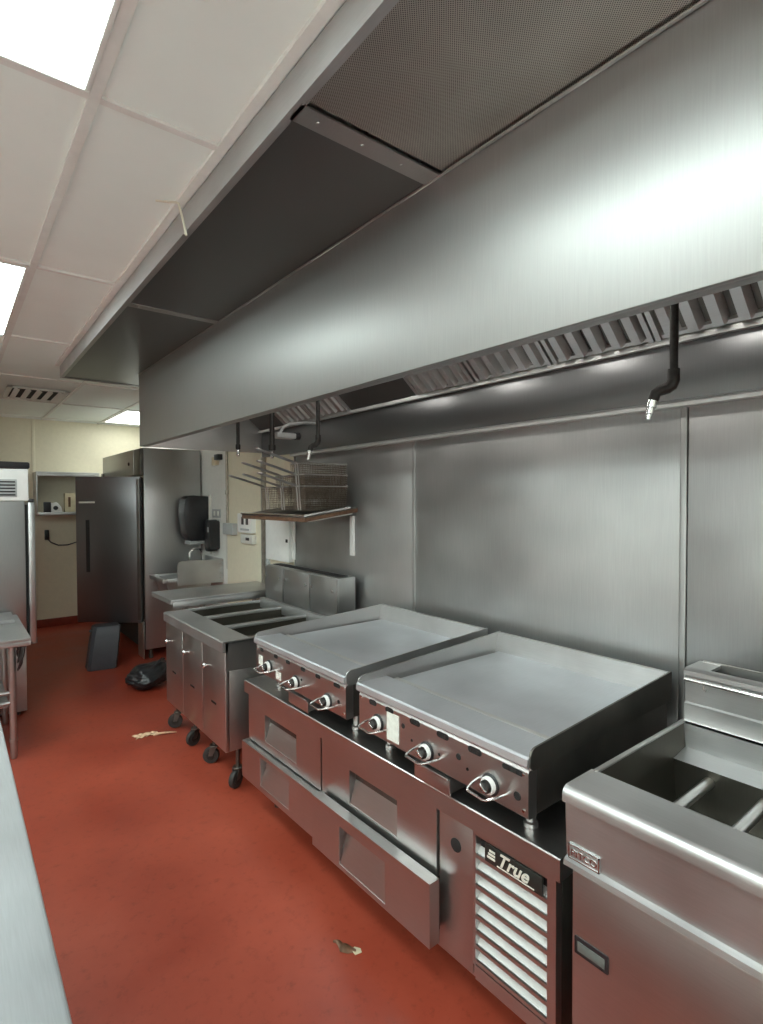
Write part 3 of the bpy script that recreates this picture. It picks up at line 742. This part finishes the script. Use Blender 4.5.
b = MB().prism([(1.615, .77)] + [(2.045, .77), (2.045, .985)] + arc((1.665, .945), .048, 85, 180, 6), 'Y', 5.0, 5.012); gd = b.build('splash_guard', 'worn', t)
b = MB()
for k in range(4): b.lathe([(.007, 0), (.006, .004), (0, .005)], (2.015, 5.0, .81 + k * .045), (0, -1, 0), 10)
b.build('guard_screw', 'chrome', gd)
MB().box(2.03, 2.045, 5.012, 5.44, .838, .99, .003).build('back_ledge', 'worn', t)
fc = MB().lathe([(.022, 0), (.022, .015), (.014, .02), (.014, .06)], (1.93, 5.25, .838), (0, 0, 1), 14).build('faucet', 'chrome', t)
MB().cyl((1.75, 5.23, 0), (1.75, 5.23, .675), .02, seg=14).build('drain_pipe', 'chrome', t)
MB().tube([(1.93, 5.25, .88)] + [(1.87 + .06 * math.cos(R(a)), 5.25, 1.02 + .06 * math.sin(R(a))) for a in range(0, 181, 20)] + [(1.81, 5.25, .975)], .010, 10).build('spout', 'chrome', fc)

# ------------------------------------------------------------------ upright freezer
FX, FN, FF, FT = 1.478, 5.53, 7.15, 2.055
t = thing('upright_freezer', 'tall stainless upright freezer with one door standing ajar', 'freezer', (1.76, 6.3, 0))
MB().box(FX, 2.028, FN, FF, .10, FT, .004).build('cabinet', 'steelv', t)
hs = MB().box(FX - .035, FX - .001, FN + .23, FF - .02, 1.795, FT - .005, .003).build('top_housing', 'steelv', t)
MB().box(FX - .033, FX - .001, FN + .003, FN + .226, 1.795, FT - .008, .003).build('housing_end', 'dark_steel', hs)
MB().lathe([(.018, 0), (.016, .01), (0, .011)], (FX - .035, 5.93, 1.915), (-1, 0, 0), 14).build('lock', 'black', hs)
MB().box(FX - .06, FX - .036, FF - .10, FF - .06, 1.79, 1.86, .003).build('hinge', 'dark_steel', hs)
MB().box(FX - .012, FX - .001, FN + .02, FF - .02, .10, .375).build('lower_grille', 'matte_black', t)  # flat black carries the shade below the open door in its colour
MB().box(FX - .02, FX - .0125, FN + .002, FN + .20, .012, .376, .002).build('corner_kick_plate', 'steelv', t)
b = MB(); b.box(FX - .002, FX + .004, FN + .03, FF - .03, .39, 1.77); b.build('door_gasket', 'matte_black', t)
for x, y in ((FX + .06, FN + .06), (1.97, FN + .06), (FX + .06, FF - .06), (1.97, FF - .06)):
    MB().lathe([(.022, 0), (.022, .04), (.016, .045), (.016, .101)], (x, y, 0), (0, 0, 1), 12).build('leg', 'dark_steel', t)
# far door stays shut
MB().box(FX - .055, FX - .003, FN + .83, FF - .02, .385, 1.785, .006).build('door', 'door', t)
# near door ajar, hinged on the near side
hx, hy = 1.432, 5.515; ex, ey = .958, 5.935
dx, dy = ex - hx, ey - hy; L = math.hypot(dx, dy); dx /= L; dy /= L; nx, ny = -dy, dx
if ny > 0: nx, ny = -nx, -ny   # outward face looks toward the viewer
def DP(s, o, z): return (hx + dx * s - nx * o, hy + dy * s - ny * o, z)
def dbox(mb, s0, s1, o0, o1, z0, z1, bev=0):
    mb.hexa([DP(s0, o0, z0), DP(s1, o0, z0), DP(s1, o1, z0), DP(s0, o1, z0), DP(s0, o0, z1), DP(s1, o0, z1), DP(s1, o1, z1), DP(s0, o1, z1)], bev); return mb
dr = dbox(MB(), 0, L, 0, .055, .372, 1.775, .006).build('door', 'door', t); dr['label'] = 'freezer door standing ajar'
b = MB(); dbox(b, L - .135, L - .10, -.004, .004, .86, 1.36, .002); b.build('handle', 'matte_black', dr)
b = MB(); dbox(b, L - .19, L - .035, -.003, .003, 1.522, 1.538, .001); b.build('name_strip', 'sticker', dr)
b = MB(); dbox(b, .0, .03, -.004, .002, .40, 1.75, .001); b.build('hinge_edge', 'dark_steel', dr)
b = MB(); dbox(b, .03, L - .03, .055, .068, .40, 1.75, .004); b.build('inner_gasket', 'greybox', dr)

# grey tapered bin leaning below the freezer door
b = MB()
def binpt(x, y, z, s=0): return (x, y, z)
out0 = [(.985, 5.47), (1.185, 5.44), (1.20, 5.46), (1.205, 5.60), (1.19, 5.625), (1.0, 5.65), (.965, 5.62), (.96, 5.50)]
t = thing('waste_bin', 'grey tapered plastic bin leaning under the open freezer door', 'bin', (1.08, 5.54, 0))
c0 = Vector((1.08, 5.54)); vs = []
for h, sc, ox, oy in ((0, .96, 0, 0), (.012, 1.0, 0, 0), (.30, .97, .045, .04), (.375, .93, .06, .055), (.382, .88, .062, .057)):
    vs.append([b.bm.verts.new((c0.x + (p[0] - c0.x) * sc + ox, c0.y + (p[1] - c0.y) * sc + oy, h)) for p in out0])
for A, B in zip(vs, vs[1:]):
    for k in range(8): b.bm.faces.new((A[k], A[(k + 1) % 8], B[(k + 1) % 8], B[k]))
b.bm.faces.new(vs[0][::-1]); b.bm.faces.new(vs[-1])
b.build('bin_body', 'greyplastic', t)
b = MB().box(1.00, 1.17, 5.60, 5.61, .33, .35, .002); b.build('rim_lip', 'greyplastic', t)

# black bag on the floor
bm = MB()
bmesh.ops.create_icosphere(bm.bm, subdivisions=5, radius=1.0)
for v in bm.bm.verts:
    p = v.co.copy()
    n1 = noise.noise(p * 1.6 + Vector((3, 1, 7))); n2 = noise.noise(Vector((p.x * 3, p.y * 3, p.z * 7)))
    k = 1 + .16 * n1 + .07 * n2
    x, y, z = p.x * .165 * k, p.y * .155 * k, p.z * k
    z = z * .11 if z > 0 else z * .085
    z += .07 * max(0, p.x) ** 1.5 * (1 if p.z > -.2 else .2)
    z = max(z + .085, 0.0)
    v.co = Vector((1.275 + x, 4.72 + y, z))
bag = bm.build('black_bag', 'black', org=(1.275, 4.72, 0))
tag(bag, 'crumpled black bag on the floor in front of the freezer', 'bag')
MB().tube([(1.20, 4.64, .13), (1.25, 4.63, .165), (1.32, 4.64, .20), (1.37, 4.67, .235), (1.40, 4.70, .22)], .008, 8).build('strap', 'black', bag)

# ------------------------------------------------------------------ wall mounted items by the sink
t = thing('paper_towel_dispenser', 'black paper towel dispenser on the white wall above the sink', 'dispenser', (2.05, 5.38, 1.12))
pl = [(2.02, 1.15), (2.02, 1.585)] + arc((1.86, 1.52), .075, 80, 180, 6)[0:] + [(1.775, 1.42), (1.80, 1.22), (1.84, 1.15)]
b = MB().prism(pl, 'Y', 5.29, 5.47, .008); b.build('cover', 'black', t)
MB().box(2.021, 2.048, 5.285, 5.475, 1.13, 1.60, .003).build('backplate', 'offwhite', t)
MB().prism([(1.83, 1.118), (2.015, 1.118), (2.015, 1.152), (1.845, 1.152)], 'Y', 5.31, 5.45, .003).build('outlet_chute', 'greybox', t)
t = thing('soap_dispenser', 'black oval soap dispenser on the wall right of the towel dispenser', 'dispenser', (2.05, 5.16, 1.04))
b = MB().prism(rrect(5.075, 5.215, 1.055, 1.36, .045, 6), 'X', 1.945, 2.03, .014); b.build('cover', 'black', t)
MB().prism(rrect(5.085, 5.205, 1.07, 1.35, .03, 4), 'X', 2.028, 2.048).build('backplate', 'black', t)
MB().lathe([(.014, 0), (.012, .02), (.006, .024)], (1.98, 5.145, 1.055), (0, 0, -1), 12).build('spout', 'offwhite', t)
MB().prism(rrect(5.10, 5.14, 1.24, 1.29, .008), 'X', 1.9435, 1.9455).build('level_window', 'greybox', t)
t = thing('switch_plate', 'grey double switch plate above the soap dispenser', 'switch', (2.05, 5.16, 1.42))
MB().box(2.042, 2.0495, 5.06, 5.26, 1.375, 1.46, .003).build('plate', 'greybox', t)
for y in (5.11, 5.20): MB().box(2.038, 2.043, y - .018, y + .018, 1.395, 1.44, .003).build('rocker', 'sticker', t)
t = thing('motion_detector', 'small black motion detector with a yellowed base under the hood end', 'detector', (2.05, 5.08, 1.92))
MB().box(2.0, 2.049, 5.0, 5.10, 1.93, 1.985, .006).build('sensor_body', 'black', t)
MB().box(2.015, 2.049, 5.09, 5.20, 1.885, 1.965, .006).build('base', 'card', t)
t = thing('electrical_conduit', 'vertical metal conduit with a grey junction box on the wall', 'conduit', (2.05, 4.86, 1.24))
MB().cyl((2.035, 4.87, 1.335), (2.035, 4.87, ZC - .01), .0125, seg=14).build('pipe', 'conduit', t)
MB().lathe([(.018, 0), (.020, .005), (.020, .035), (.018, .04)], (2.035, 4.87, 1.60), (0, 0, 1), 12).build('coupling', 'conduit', t)
MB().box(1.995, 2.049, 4.67, 4.89, 1.232, 1.335, .005).build('junction_box', 'greybox', t)
t = thing('control_box', 'white wall control box with dark windows below the fry basket shelf', 'control box', (2.05, 4.42, 1.29))
MB().box(2.0, 2.049, 4.29, 4.57, 1.265, 1.43, .005).build('cover', 'white', t)
for y in (4.37, 4.46): MB().box(1.997, 2.002, y - .024, y + .024, 1.335, 1.40, .003).build('window', 'black', t)
MB().box(1.996, 2.002, 4.33, 4.50, 1.285, 1.302, .002).build('slot', 'greybox', t)
t = thing('thermostat', 'small white thermostat with a tiny dark display under the control box', 'thermostat', (2.05, 4.42, 1.17))
MB().box(2.005, 2.049, 4.28, 4.52, 1.172, 1.25, .008).build('cover', 'offwhite', t)
MB().box(2.0025, 2.0065, 4.34, 4.41, 1.20, 1.225, .002).build('display', 'black', t)
tag(MB().box(2.046, 2.0495, 4.155, 4.265, 1.21, 1.40, .001).build('yellow_tag', 'yellow', org=(2.05, 4.2, 1.3)), 'yellow tag on the wall right of the thermostat', 'tag')
t = thing('cable_duct', 'dark vertical cable duct on the wall behind the fry basket handles', 'cable duct', (2.05, 4.10, 1.0))
MB().box(2.02, 2.049, 4.095, 4.145, .86, 1.90, .003).build('duct', 'conduit', t)
MB().box(2.025, 2.049, 4.03, 4.075, .86, 1.40, .003).build('pale_channel', 'greybox', t)
t = thing('white_cover_panel', 'white cover panel on the wall under the fry basket shelf', 'panel', (2.05, 3.8, 1.0))
MB().box(2.0, 2.049, 3.64, 4.02, 1.075, 1.40, .004).build('panel', 'white', t)
MB().box(1.996, 2.001, 3.655, 3.685, 1.225, 1.25, .002).build('catch', 'matte_black', t)

# ------------------------------------------------------------------ wall shelf with fry baskets
t = thing('wall_shelf', 'greasy wall shelf on white brackets holding fry baskets', 'shelf', (1.85, 3.24, 1.45))
SX0, SX1, SY0, SY1 = 1.645, 2.032, 2.80, 3.68
def sz(x, y=0): return 1.452 + .055 * (x - SX0) / (SX1 - SX0)
def plank(mb, x0, x1, y0, y1, a, b_):
    mb.hexa([(x0, y0, sz(x0) + a), (x1, y0, sz(x1) + a), (x1, y1, sz(x1) + a), (x0, y1, sz(x0) + a), (x0, y0, sz(x0) + b_), (x1, y0, sz(x1) + b_), (x1, y1, sz(x1) + b_), (x0, y1, sz(x0) + b_)], .002); return mb
plank(MB(), SX0, SX1, SY0, SY1, -.012, -.004).build('shelf_board', 'dark_steel', t)
b = MB(); plank(b, SX0, SX1, SY0, SY0 + .012, -.036, -.0125); plank(b, SX0, SX0 + .012, SY0 + .0125, SY1, -.036, -.0125)
o = b.build('greasy_edge', 'brown', t); o['label'] = 'brown grease-stained shelf edge'
b = MB().tube([(SX1 - .06, SY0 - .001, sz(SX1 - .06) + .002), (SX0, SY0 - .001, sz(SX0) + .002), (SX0 - .001, SY1, sz(SX0) + .002)], .008, 8); b.build('front_rail', 'chrome', t)
for y in (2.855, 3.615):
    b = MB(); b.box(2.022, 2.036, y - .022, y + .022, 1.10 if y > 3 else 1.19, 1.445, .003)
    b.hexa([(1.70, y - .012, sz(1.70) - .046), (2.022, y - .012, sz(2.022) - .050), (2.022, y + .012, sz(2.022) - .050), (1.70, y + .012, sz(1.70) - .046), (1.70, y - .012, sz(1.70) - .0125), (2.022, y - .012, sz(2.022) - .0125), (2.022, y + .012, sz(2.022) - .0125), (1.70, y + .012, sz(1.70) - .0125)])
    b.build('bracket', 'white', t)

def basket(x0, y0, z0, label):
    """long fry basket, handle over the aisle end (toward -X)"""
    Lx, W, H, tp = .315, .165, .150, .012
    t = thing('fry_basket', label, 'basket', (x0, y0, z0), 'fry baskets stacked on the wall shelf')
    def P(u, v, h):   # u 0..1 along X, v 0..1 along Y, h 0..1
        k = tp * (1 - h)
        return (x0 + k + u * (Lx - 2 * k), y0 + k + v * (W - 2 * k), z0 + h * H + .004)
    b = MB(); w = .0011
    nx_, ny_, nz_ = 26, 13, 12
    for i in range(nx_ + 1):
        u = i / nx_
        b.tube([P(u, 0, 1), P(u, 0, 0), P(u, 1, 0), P(u, 1, 1)], w, 4, caps=False)
    for j in range(ny_ + 1):
        v = j / ny_
        b.tube([P(0, v, 1), P(0, v, 0), P(1, v, 0), P(1, v, 1)], w, 4, caps=False)
    for k in range(1, nz_):
        h = k / nz_
        b.tube([P(0, 0, h), P(1, 0, h), P(1, 1, h), P(0, 1, h)], w, 4, closed=True)
    b.build('wire_mesh', 'wire', t, smooth=False)
    b = MB(); b.tube([P(0, 0, 1), P(1, 0, 1), P(1, 1, 1), P(0, 1, 1)], .0038, 8, closed=True)
    b.tube([P(1, .3, 1), (x0 + Lx + .03, y0 + .3 * W, z0 + H + .012), (x0 + Lx + .03, y0 + .7 * W, z0 + H + .012), P(1, .7, 1)], .003, 6)
    b.build('rim', 'rod', t)
    b = MB()
    for v in (.40, .60):
        b.tube([P(-.012, v, 0.02), P(-.012, v, 1), (x0 - .03, y0 + v * W, z0 + H + .012), (x0 - .25, y0 + (.5 + (v - .5) * .9) * W, z0 + H + .075)], [.004, .004, .0042, .0046], 8)
    b.tube([(x0 - .25, y0 + .41 * W, z0 + H + .075), (x0 - .266, y0 + .45 * W, z0 + H + .079), (x0 - .266, y0 + .55 * W, z0 + H + .079), (x0 - .25, y0 + .59 * W, z0 + H + .075)], .0046, 8)
    b.build('handle', 'rod', t)
    return t
zb = sz(SX0 + .2) - .002
b0 = basket(1.685, 2.86, zb, 'bottom fry basket of the near stack on the wall shelf')
clone(b0, (1.681, 2.86, zb + .070), 'middle fry basket of the near stack on the wall shelf')
clone(b0, (1.677, 2.86, zb + .140), 'top fry basket of the near stack on the wall shelf')
clone(b0, (1.690, 3.075, zb), 'fry basket standing on the shelf between the near stack and farthest basket')
clone(b0, (1.686, 3.075, zb + .070), 'fry basket nested on top of the middle stack')
clone(b0, (1.688, 3.285, zb), 'farthest fry basket, at the far end of the shelf')

# ------------------------------------------------------------------ far wall: open cabinet, things on it, outlet
t = thing('wall_cabinet', 'open stainless wall cabinet on the far wall left of the freezer', 'cabinet', (1.1, 7.6, 1.38))
b = MB()
b.box(.80, .815, 7.42, 7.74, 1.385, 1.885, .002); b.box(.815, 1.45, 7.42, 7.74, 1.865, 1.885, .002)
b.box(1.45, 1.465, 7.42, 7.74, 1.385, 1.885, .002)
b.build('carcass', 'worn', t)
b = MB(); b.box(.816, 1.449, 7.43, 7.744, 1.385, 1.40, .002); b.box(.816, 1.449, 7.42, 7.43, 1.375, 1.41, .002); b.build('shelf', 'worn', t)
MB().box(.815, 1.45, 7.42, 7.44, 1.835, 1.865, .002).build('top_rail', 'worn', t)
t = thing('desk_gadget', 'small black and white gadget on the far wall cabinet shelf', 'gadget', (.97, 7.53, 1.402))
MB().box(.885, .955, 7.49, 7.57, 1.402, 1.53, .006).build('black_case', 'black', t)
b = MB().prism([(.955, 1.402), (1.07, 1.402), (1.06, 1.47), (1.01, 1.53), (.955, 1.51)], 'Y', 7.48, 7.57, .006); b.build('white_case', 'white', t)
MB().lathe([(.026, 0), (.022, .01), (0, .012)], (1.0, 7.48, 1.46), (0, -1, 0), 16).build('dial', 'black', t)
t = thing('carton', 'upright pale carton on the far wall cabinet shelf', 'box', (1.16, 7.56, 1.402))
MB().box(1.10, 1.21, 7.50, 7.60, 1.402, 1.635, .002).build('box_body', 'card', t)
MB().box(1.135, 1.16, 7.498, 7.5005, 1.47, 1.59).build('box_print', 'brown', t)
t = thing('wall_outlet', 'black outlet with a dark cord on the far wall below the cabinet', 'outlet', (.95, 7.72, 1.1))
MB().box(.91, .955, 7.70, 7.7245, 1.07, 1.19, .004).build('plug', 'black', t)
MB().tube([(.94, 7.69, 1.08), (.97, 7.685, 1.04), (1.05, 7.685, 1.00), (1.15, 7.685, 1.0), (1.25, 7.685, 1.03), (1.36, 7.69, 1.06)], .007, 8).build('cord', 'greyplastic', t)

# ------------------------------------------------------------------ left side: refrigerator, table, counter
t = thing('refrigerator', 'stainless refrigerator at the left edge with a white control top', 'refrigerator', (.1, 5.1, 0))
b = MB(); b.box(-.45, .43, 4.66, 5.55, .50, 1.545, .004); b.build('cabinet', 'steelv', t)
b = MB(); b.box(-.43, .425, 4.665, 5.53, .03, .50, .004); b.build('lower_panel', 'worn', t)
hs = MB().box(-.45, .455, 4.655, 5.50, 1.547, 1.775, .008).build('control_top', 'white', t); hs['label'] = 'white control housing'
MB().box(-.46, .465, 4.645, 5.51, 1.776, 1.825, .012).build('top_cap', 'black', hs)
b = MB()
MB().box(.02, .385, 4.650, 4.656, 1.575, 1.70, .002).build('vent_backing', 'greybox', hs)
for k in range(5): b.box(.03, .375, 4.645, 4.651, 1.585 + k * .023, 1.595 + k * .023, .002)
b.build('vent_slats', 'black', hs)
dr = MB().box(.450, .492, 4.668, 5.50, .52, 1.535, .006).build('door', 'steelv', t)
MB().box(.431, .449, 4.69, 5.48, .54, 1.52).build('door_gasket', 'matte_black', t)
MB().lathe([(.02, 0), (.02, .04), (.012, .045)], (.478, 4.70, .505), (0, 0, 1), 12).build('hinge', 'steel', dr)
MB().box(.457, .49, 4.68, 4.76, 1.536, 1.56, .004).build('top_hinge', 'black', dr)
for x in (-.38, .37):
    for y in (4.72, 5.46): MB().lathe([(.022, 0), (.022, .03)], (x, y, 0), (0, 0, 1), 12).build('foot', 'black', t)

t = thing('equipment_table', 'low stainless table in front of the left refrigerator', 'table', (-.05, 4.2, 0))
b = MB(); b.box(-.60, .370, 3.80, 4.64, .722, .74, .003); b.box(-.60, .370, 3.80, 3.812, .695, .722, .002); b.box(.358, .370, 3.812, 4.64, .695, .722, .002)
b.build('tabletop', 'worn', t)
MB().box(-.60, .335, 4.32, 4.635, .7405, .765, .004).build('raised_rear_board', 'worn', t)
for x in (-.54, .285):
    for y in (3.92, 4.56): MB().lathe([(.014, 0), (.019, .02), (.019, .10), (.022, .102), (.022, .12), (.019, .122), (.019, .722)], (x, y, 0), (0, 0, 1), 14).build('leg', 'steelv', t)
for z in (.40, .34): MB().cyl((-.54, 3.92, z), (.285, 3.92, z), .012, seg=10).build('cross_rail', 'steelv', t)
MB().box(-.54, .27, 3.96, 4.54, .30, .315, .003).build('undershelf', 'worn', t)
bm = MB()
def cloth(u, v):
    y = 3.87 + u * .42; z = .69 - v * (.10 + .05 * math.sin(u * 9) + .03 * math.sin(u * 23))
    return Vector((.347 + .014 * math.sin(u * 26 + v * 3) * v - .03 * v * (1 - u), y, z))
bm.grid(cloth, 40, 12)
o = bm.build('black_cloth', 'black', org=(.35, 4.05, .69))
md = o.modifiers.new('thick', 'SOLIDIFY'); md.thickness = .006
tag(o, 'black cloth hanging under the edge of the low table', 'cloth')

t = thing('work_counter', 'stainless work counter in the near left foreground', 'counter', (-.3, .6, 0))
b = MB(); b.prism([(-.66, .90), (.104, .90), (.110, .897), (.112, .890), (.112, .845), (.100, .845), (.100, .885), (-.65, .885), (-.65, .86), (-.66, .86)], 'Y', -1.1, 2.45)
b.build('countertop', 'counter', t)
b = MB(); b.box(-.62, .03, -1.05, 2.40, .25, .265, .003); b.build('undershelf', 'worn', t)
for x in (-.58, .03):
    for y in (-1.0, .7, 2.35): MB().lathe([(.014, 0), (.02, .03), (.02, .86)], (x, y, 0), (0, 0, 1), 14).build('leg', 'steelv', t)

# ------------------------------------------------------------------ litter on the floor
b = MB()
def scrap(u, v):
    x = .925 + u * .135 + .01 * math.sin(v * 5); y = 3.72 + v * .075 * (1 - .35 * u) + u * .005
    return Vector((x, y, .002 + .012 * abs(noise.noise(Vector((u * 6, v * 5, 2)))) + .006 * math.sin(u * 12) ** 2))
b.grid(scrap, 16, 8)
b.tube([(1.03, 3.715, .006), (1.08, 3.70, .012), (1.13, 3.685, .008), (1.17, 3.672, .004)], [.008, .007, .006, .002], 6)
tag(b.build('paper_scrap', 'paper', org=(1.03, 3.74, 0)), 'torn tan paper scrap on the red floor beside the fryer bank', 'litter')
b = MB()
def leafy(u, v):
    w = .016 * math.sin(math.pi * min(1, u * .92 + .06)) * (1 + .5 * u)
    x = 1.030 + .035 * u + .006 * math.sin(u * 9); y = 1.575 - .085 * u
    return Vector((x + (v - .5) * 2 * w * .8, y + (v - .5) * 2 * w * .6, .002 + .006 * math.sin(math.pi * v) + .003 * math.sin(u * 14)))
b.grid(leafy, 18, 6)
tag(b.build('dry_leaf_scrap', 'brown', org=(1.045, 1.53, 0)), 'small dry brown scrap on the floor below the open drawer', 'litter')
tag(MB().prism([(1.058, 1.482), (1.082, 1.476), (1.088, 1.492), (1.075, 1.512), (1.060, 1.503)], 'Z', .0005, .004, .001).build('paper_flake', 'card', org=(1.07, 1.49, 0)), 'pale paper flake beside the dry brown floor scrap', 'litter')

# ------------------------------------------------------------------ world, view
w = bpy.data.worlds.new('world'); SC.world = w; w.use_nodes = True
w.node_tree.nodes['Background'].inputs['Color'].default_value = (0.8, 0.85, 0.9, 1)
w.node_tree.nodes['Background'].inputs['Strength'].default_value = 0.2
SC.view_settings.view_transform = 'Standard'; SC.view_settings.look = 'None'
SC.view_settings.gamma = 1.0; SC.view_settings.use_curve_mapping = False
SC.view_settings.exposure = 0.62
try:
    SC.cycles.use_denoising = True
    SC.cycles.max_bounces = 10; SC.cycles.diffuse_bounces = 5; SC.cycles.glossy_bounces = 6
    SC.cycles.sample_clamp_indirect = 8.0
except Exception:
    pass
